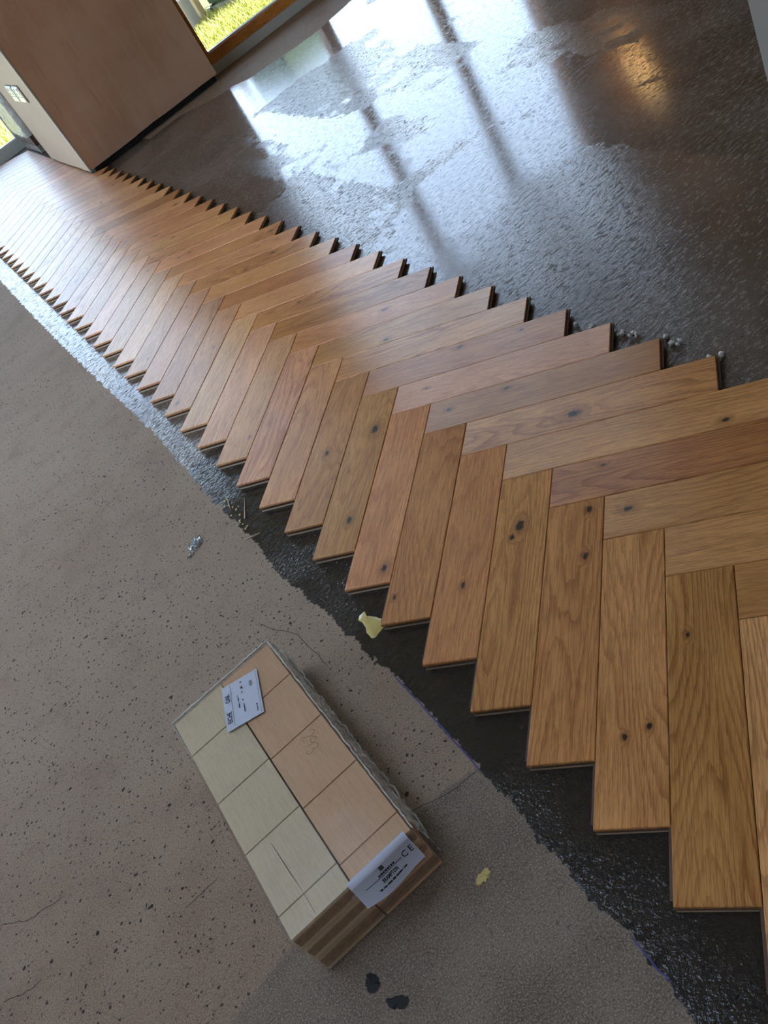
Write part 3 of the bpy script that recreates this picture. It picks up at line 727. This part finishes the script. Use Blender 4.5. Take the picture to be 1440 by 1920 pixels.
# end label: hangs from the top edge over the board ends, lower edge curling out
def end_map(x, y, z):            # x along width from the middle to the right, y down from the top edge
    k = -y / .036; wave = .004 * math.sin(x * 55 + .4)
    if k < .14: return (hx - .004 + .03 * k, -.004 + x, HT + .0040 + z)
    kk = (k - .14) / .86
    return (hx + .0055 + .012 * kk ** 1.6 + wave * kk + z, -.004 + x, HT + .0028 - .0345 * kk + .006 * kk * math.sin(x * 38 + 2.1))
bm = bmesh.new(); nn = 22
gg = [[bm.verts.new(end_map(.089 * i / nn, -.036 * j / nn, 0)) for i in range(nn + 1)] for j in range(nn + 1)]
for j in range(nn):
    for i in range(nn): bm.faces.new((gg[j][i], gg[j + 1][i], gg[j + 1][i + 1], gg[j][i + 1]))
lab2 = meshobj('paper_label', bm, M['paper'], pack, True); lab2['label'] = 'white paper slip printed BRAMPTON hanging over the board ends'
put_text('BRAMPTON', .0058, None, lab2, .0335, -.0246, .0006, .0002, .0235, end_map)
put_text('C E', .0105, None, lab2, .069, -.0215, .0006, .0001, .0165, end_map)
bars([(.012, -.0186, .068, -.0179), (.0395, -.0130, .0455, -.0120), (.0395, -.0118, .0455, -.0104), (.0395, -.0100, .0455, -.0080), (.033, -.0172, .036, -.0152), (.0366, -.0172, .0395, -.0148), (.040, -.0172, .0425, -.0150), (.0432, -.0172, .0458, -.0148), (.0464, -.0172, .0492, -.0150), (.0498, -.0172, .0512, -.0148), (.0520, -.0172, .0545, -.0150), (.0552, -.0172, .0578, -.0150),
      (.024, -.0292, .028, -.0274), (.029, -.0290, .0345, -.0275), (.0355, -.0290, .0425, -.0272), (.0435, -.0290, .0480, -.0270), (.0490, -.0288, .0590, -.0272), (.060, -.0286, .0608, -.0272), (.0618, -.0288, .0668, -.0272)], lab2, end_map, .0006)
# pencil number, knots of the wood stay in the material
def stroke(pts, w):
    fn = lambda u, v: (u, v)
    o = ribbon('pencil_mark', [(-.016 + u, .048 + v) for u, v in pts], w, M['pencil'], pack, HT + .0004); return o
def arc(cx, cy, rx, ry, a0, a1, n=14): return [(cx + rx * math.cos(math.radians(a)), cy + ry * math.sin(math.radians(a))) for a in np.linspace(a0, a1, n)]
stroke(arc(.006, .018, .005, .006, 170, -50) + [(.002, .003), (.004, .001), (.009, .004), (.013, .003)], .0006)
stroke(arc(.019, .016, .0045, .005, 20, 370) + [(.0235, .012), (.022, .004), (.019, .0)], .0006)
stroke(arc(.031, .013, .004, .0045, 150, -80, 10) + arc(.031, .003, .005, .0055, 80, -140, 10), .0006)
ribbon('split', [(.091, -.0565), (.12, -.0555), (.15, -.0545), (.1845, -.0526)], .0009, M['dark_slot'], pack, HT + .0004)
ribbon('split', [(.188, -.0528), (.2208, -.0529)], .0012, M['dark_slot'], pack, HT + .0004)

# ------------------------------------------------------------------ small things on the floor
def blob(name, pts, mat, hgt, label, cat, group=None, jit=.0015):
    cx = sum(p[0] for p in pts) / len(pts); cy = sum(p[1] for p in pts) / len(pts)
    bm = bmesh.new(); N = 40; M_ = 6; P = [Vector((p[0] - cx, p[1] - cy)) for p in pts]
    ringp = []
    for k in range(N):
        s = k / N * len(P); i = int(s); ff = s - i; a, b, c_, d_ = (P[(i + q) % len(P)] for q in (-1, 0, 1, 2))
        q = .5 * ((2 * b) + (-a + c_) * ff + (2 * a - 5 * b + 4 * c_ - d_) * ff ** 2 + (-a + 3 * b - 3 * c_ + d_) * ff ** 3)
        ringp.append(q + Vector((random.uniform(-jit, jit), random.uniform(-jit, jit))))
    cv = bm.verts.new((0, 0, hgt)); rows = []
    for j in range(1, M_ + 1):
        s = j / M_; zz = hgt * math.sqrt(max(0, 1 - s ** 2.4)) + .0004
        rows.append([bm.verts.new((q.x * s, q.y * s, zz + (random.uniform(-.15, .15) * hgt if j < M_ else 0))) for q in ringp])
    for k in range(N):
        bm.faces.new((cv, rows[0][k], rows[0][(k + 1) % N]))
        for j in range(M_ - 1): bm.faces.new((rows[j][k], rows[j + 1][k], rows[j + 1][(k + 1) % N], rows[j][(k + 1) % N]))
    o = meshobj(name, bm, mat, None, True); o.location = (cx, cy, .0002); return tag(o, label, cat, group)
blob('glue_smear', [(-.318, .006), (-.322, -.006), (-.314, -.02), (-.306, -.045), (-.318, -.056), (-.339, -.060), (-.340, -.040), (-.334, -.020), (-.334, .0)], M['glue'], .0030, 'yellow smear of wood glue beside a grooved board end', 'glue', jit=.0012)
blob('glue_drop', [(-.460, -.508), (-.453, -.501), (-.441, -.500), (-.438, -.508), (-.448, -.513)], M['glue'], .0025, 'small dried yellow glue drop on the smooth grey screed', 'glue')
blob('glue_drop', [(-.479, .510), (-.476, .535), (-.458, .545), (-.443, .535), (-.446, .512), (-.462, .503)], M['glue_clear'], .0035, 'clear ribbed glue drop on the pitted dry screed', 'glue')
blob('glue_drop', [(-.492, .500), (-.484, .507), (-.474, .503), (-.478, .494)], M['glue_clear'], .002, 'tiny glue drop touching the clear ribbed one', 'glue')
blob('dark_spill', [(-.632, -.496), (-.624, -.490), (-.617, -.500), (-.618, -.512), (-.628, -.516), (-.634, -.507)], M['spill'], .0005, 'round dark spill on the smooth screed, closer to the flooring pack', 'spill')
blob('dark_spill', [(-.622, -.532), (-.610, -.538), (-.600, -.546), (-.604, -.556), (-.615, -.553), (-.622, -.543)], M['spill'], .0005, 'round dark spill on the smooth screed, farther from the flooring pack', 'spill')
def splinter(p, q, w, label):
    a = Vector(p); b = Vector(q); dv = b - a; ln = dv.length
    bm = bmesh.new(); v0 = add_box(bm, -ln / 2, ln / 2, -w / 2, w / 2, 0, w * .7)
    for v in v0:
        if v.co.x > 0: v.co.y *= .25
        v.co.z = v.co.z * (1.0 if v.co.x < 0 else .6)
    o = meshobj('wood_splinter', bm, M['ply']); mid = (a + b) / 2; o.location = (mid.x, mid.y, .001); o.rotation_euler = (0, 0, math.atan2(dv.y, dv.x)); o.color = (.9, .4, 0, 1)
    return tag(o, label, 'splinter', 'splinters along the primer edge')
splinter((-.380, .408), (-.350, .392), .0032, 'pale wood splinter lying across the primer edge')
splinter((-.352, .470), (-.322, .535), .0026, 'long pale wood splinter lying in the wet primer by the boards')
splinter((-.351, .568), (-.360, .535), .0030, 'short pale wood splinter among yellow crumbs')
for k in range(26):
    bm = bmesh.new(); bmesh.ops.create_icosphere(bm, subdivisions=1, radius=random.uniform(.0012, .003))
    for v in bm.verts: v.co *= random.uniform(.6, 1.3)
    for v in bm.verts: v.co.z = v.co.z * .5
    s = random.random()
    o = meshobj('glue_crumb', bm, M['glue']); o.location = (-.352 - .012 * s + random.gauss(0, .005), .585 - .16 * s + random.gauss(0, .012), .0022)
    tag(o, 'yellow crumb of dried glue on the primer edge', 'glue crumb', 'glue crumbs on the primer edge')
for (x, y), n in (((.372, .080), 9), ((.385, -.012), 7), ((.383, -.12), 5), ((.36, .19), 4)):
    for k in range(n):
        bm = bmesh.new(); bmesh.ops.create_icosphere(bm, subdivisions=1, radius=random.uniform(.003, .006))
        for v in bm.verts: v.co *= random.uniform(.7, 1.25)
        o = meshobj('glue_bead', bm, M['glue_white'])
        o.location = (x + random.uniform(-.004, .014), y + random.uniform(-.022, .022), .0045)
        tag(o, 'whitish bead of glue squeezed out at the board tips', 'glue bead', 'glue beads at the board tips')

# ------------------------------------------------------------------ outside
bm = bmesh.new(); add_box(bm, -60, 60, 4.35, 90, -.6, -.15)
g1 = meshobj('ground', bm, M['lawn']); tag(g1, 'sunny lawn and soil outside the windows', kind='structure')
bm = bmesh.new(); add_box(bm, -60, 60, -60, 4.35, -.6, -.16); g2 = meshobj('ground_house', bm, M['lawn']); tag(g2, 'ground around the house', kind='structure')
bm = bmesh.new(); add_box(bm, 1.0, 1.95, 7.0, 11, -.15, -.12); pv = meshobj('path', bm, M['paving']); tag(pv, 'pale sunlit paving beyond the concrete block', kind='structure')
def blades(regions, n):
    V = []; F = []
    for (x0, x1, y0, y1), m_ in zip(regions, n):
        for _ in range(m_):
            x = random.uniform(x0, x1); y = random.uniform(y0, y1); a = random.uniform(0, 2 * PI); w = random.uniform(.003, .007); hh_ = random.uniform(.02, .07)
            lx, ly = random.gauss(0, .03), random.gauss(0, .03); b = len(V)
            V += [(x - w * math.cos(a), y - w * math.sin(a), -.152), (x + w * math.cos(a), y + w * math.sin(a), -.152), (x + lx, y + ly, -.15 + hh_)]
            F.append((b, b + 1, b + 2))
    me = bpy.data.meshes.new('grass'); me.from_pydata(V, [], F); me.materials.append(M['grass']); me.update()
    return tag(link(bpy.data.objects.new('grass', me)), 'short sunlit yellow-green grass outside the windows', 'grass', kind='stuff')
blades([(1.0, 3.2, 4.5, 6.9), (-2.4, 1.0, 6.3, 9.6)], [26000, 26000])
# concrete block with a sawn post beside it
blk = empty('concrete_block', (2.0, 6.50, -.15), math.radians(52)); tag(blk, 'grey concrete block standing on the grass outside the timber window', 'block')
bm = bmesh.new(); add_box(bm, -.12, .12, 0, .10, 0, .24); bmesh.ops.bevel(bm, geom=bm.edges[:], offset=.006, segments=1, affect='EDGES'); meshobj('block_body', bm, M['concrete_block'], blk)
bm = bmesh.new(); add_box(bm, -.10, .10, .012, .088, .2401, .246); meshobj('mortar_cap', bm, M['paving'], blk)
bm = bmesh.new(); add_box(bm, -.03, .03, -.03, .03, 0, .9); bmesh.ops.bevel(bm, geom=bm.edges[:], offset=.004, segments=1, affect='EDGES')
o = meshobj('wooden_stake', bm, M['sawn_post']); o.location = (2.115, 6.66, -.15); o.rotation_euler = (0, 0, .5); tag(o, 'tan sawn stake between the concrete block and the green bin', 'stake')
wb = empty('garden_bin', (2.26, 6.42, -.15), math.radians(-72)); tag(wb, 'dark green plastic bin on a steel base standing on the grass', 'bin')
bm = bmesh.new(); vs = add_box(bm, -.26, .26, 0, .5, .055, .95)
for v in vs:
    if v.co.z < .1: v.co.x *= .86; v.co.y = .04 + (v.co.y - .04) * .9
bmesh.ops.bevel(bm, geom=bm.edges[:], offset=.02, segments=2, affect='EDGES'); meshobj('bin_body', bm, M['bin_green'], wb)
bm = bmesh.new(); add_box(bm, -.27, .27, -.02, .53, .951, .99); bmesh.ops.bevel(bm, geom=bm.edges[:], offset=.01, segments=1, affect='EDGES'); meshobj('lid', bm, M['bin_green'], wb)
for y in (-.005, .46):
    bm = bmesh.new(); add_box(bm, -.26, .26, y, y + .025, .022, .054); meshobj('base_rail', bm, M['steel'], wb)
for x in (-.20, .20):
    for y in (.01, .45):
        bm = bmesh.new(); bmesh.ops.create_cone(bm, cap_ends=True, segments=16, radius1=.032, radius2=.032, depth=.03, matrix=Matrix.Translation((x, y + .01, .032)) @ Matrix.Rotation(PI / 2, 4, 'Y')); meshobj('wheel', bm, M['rubber'], wb)
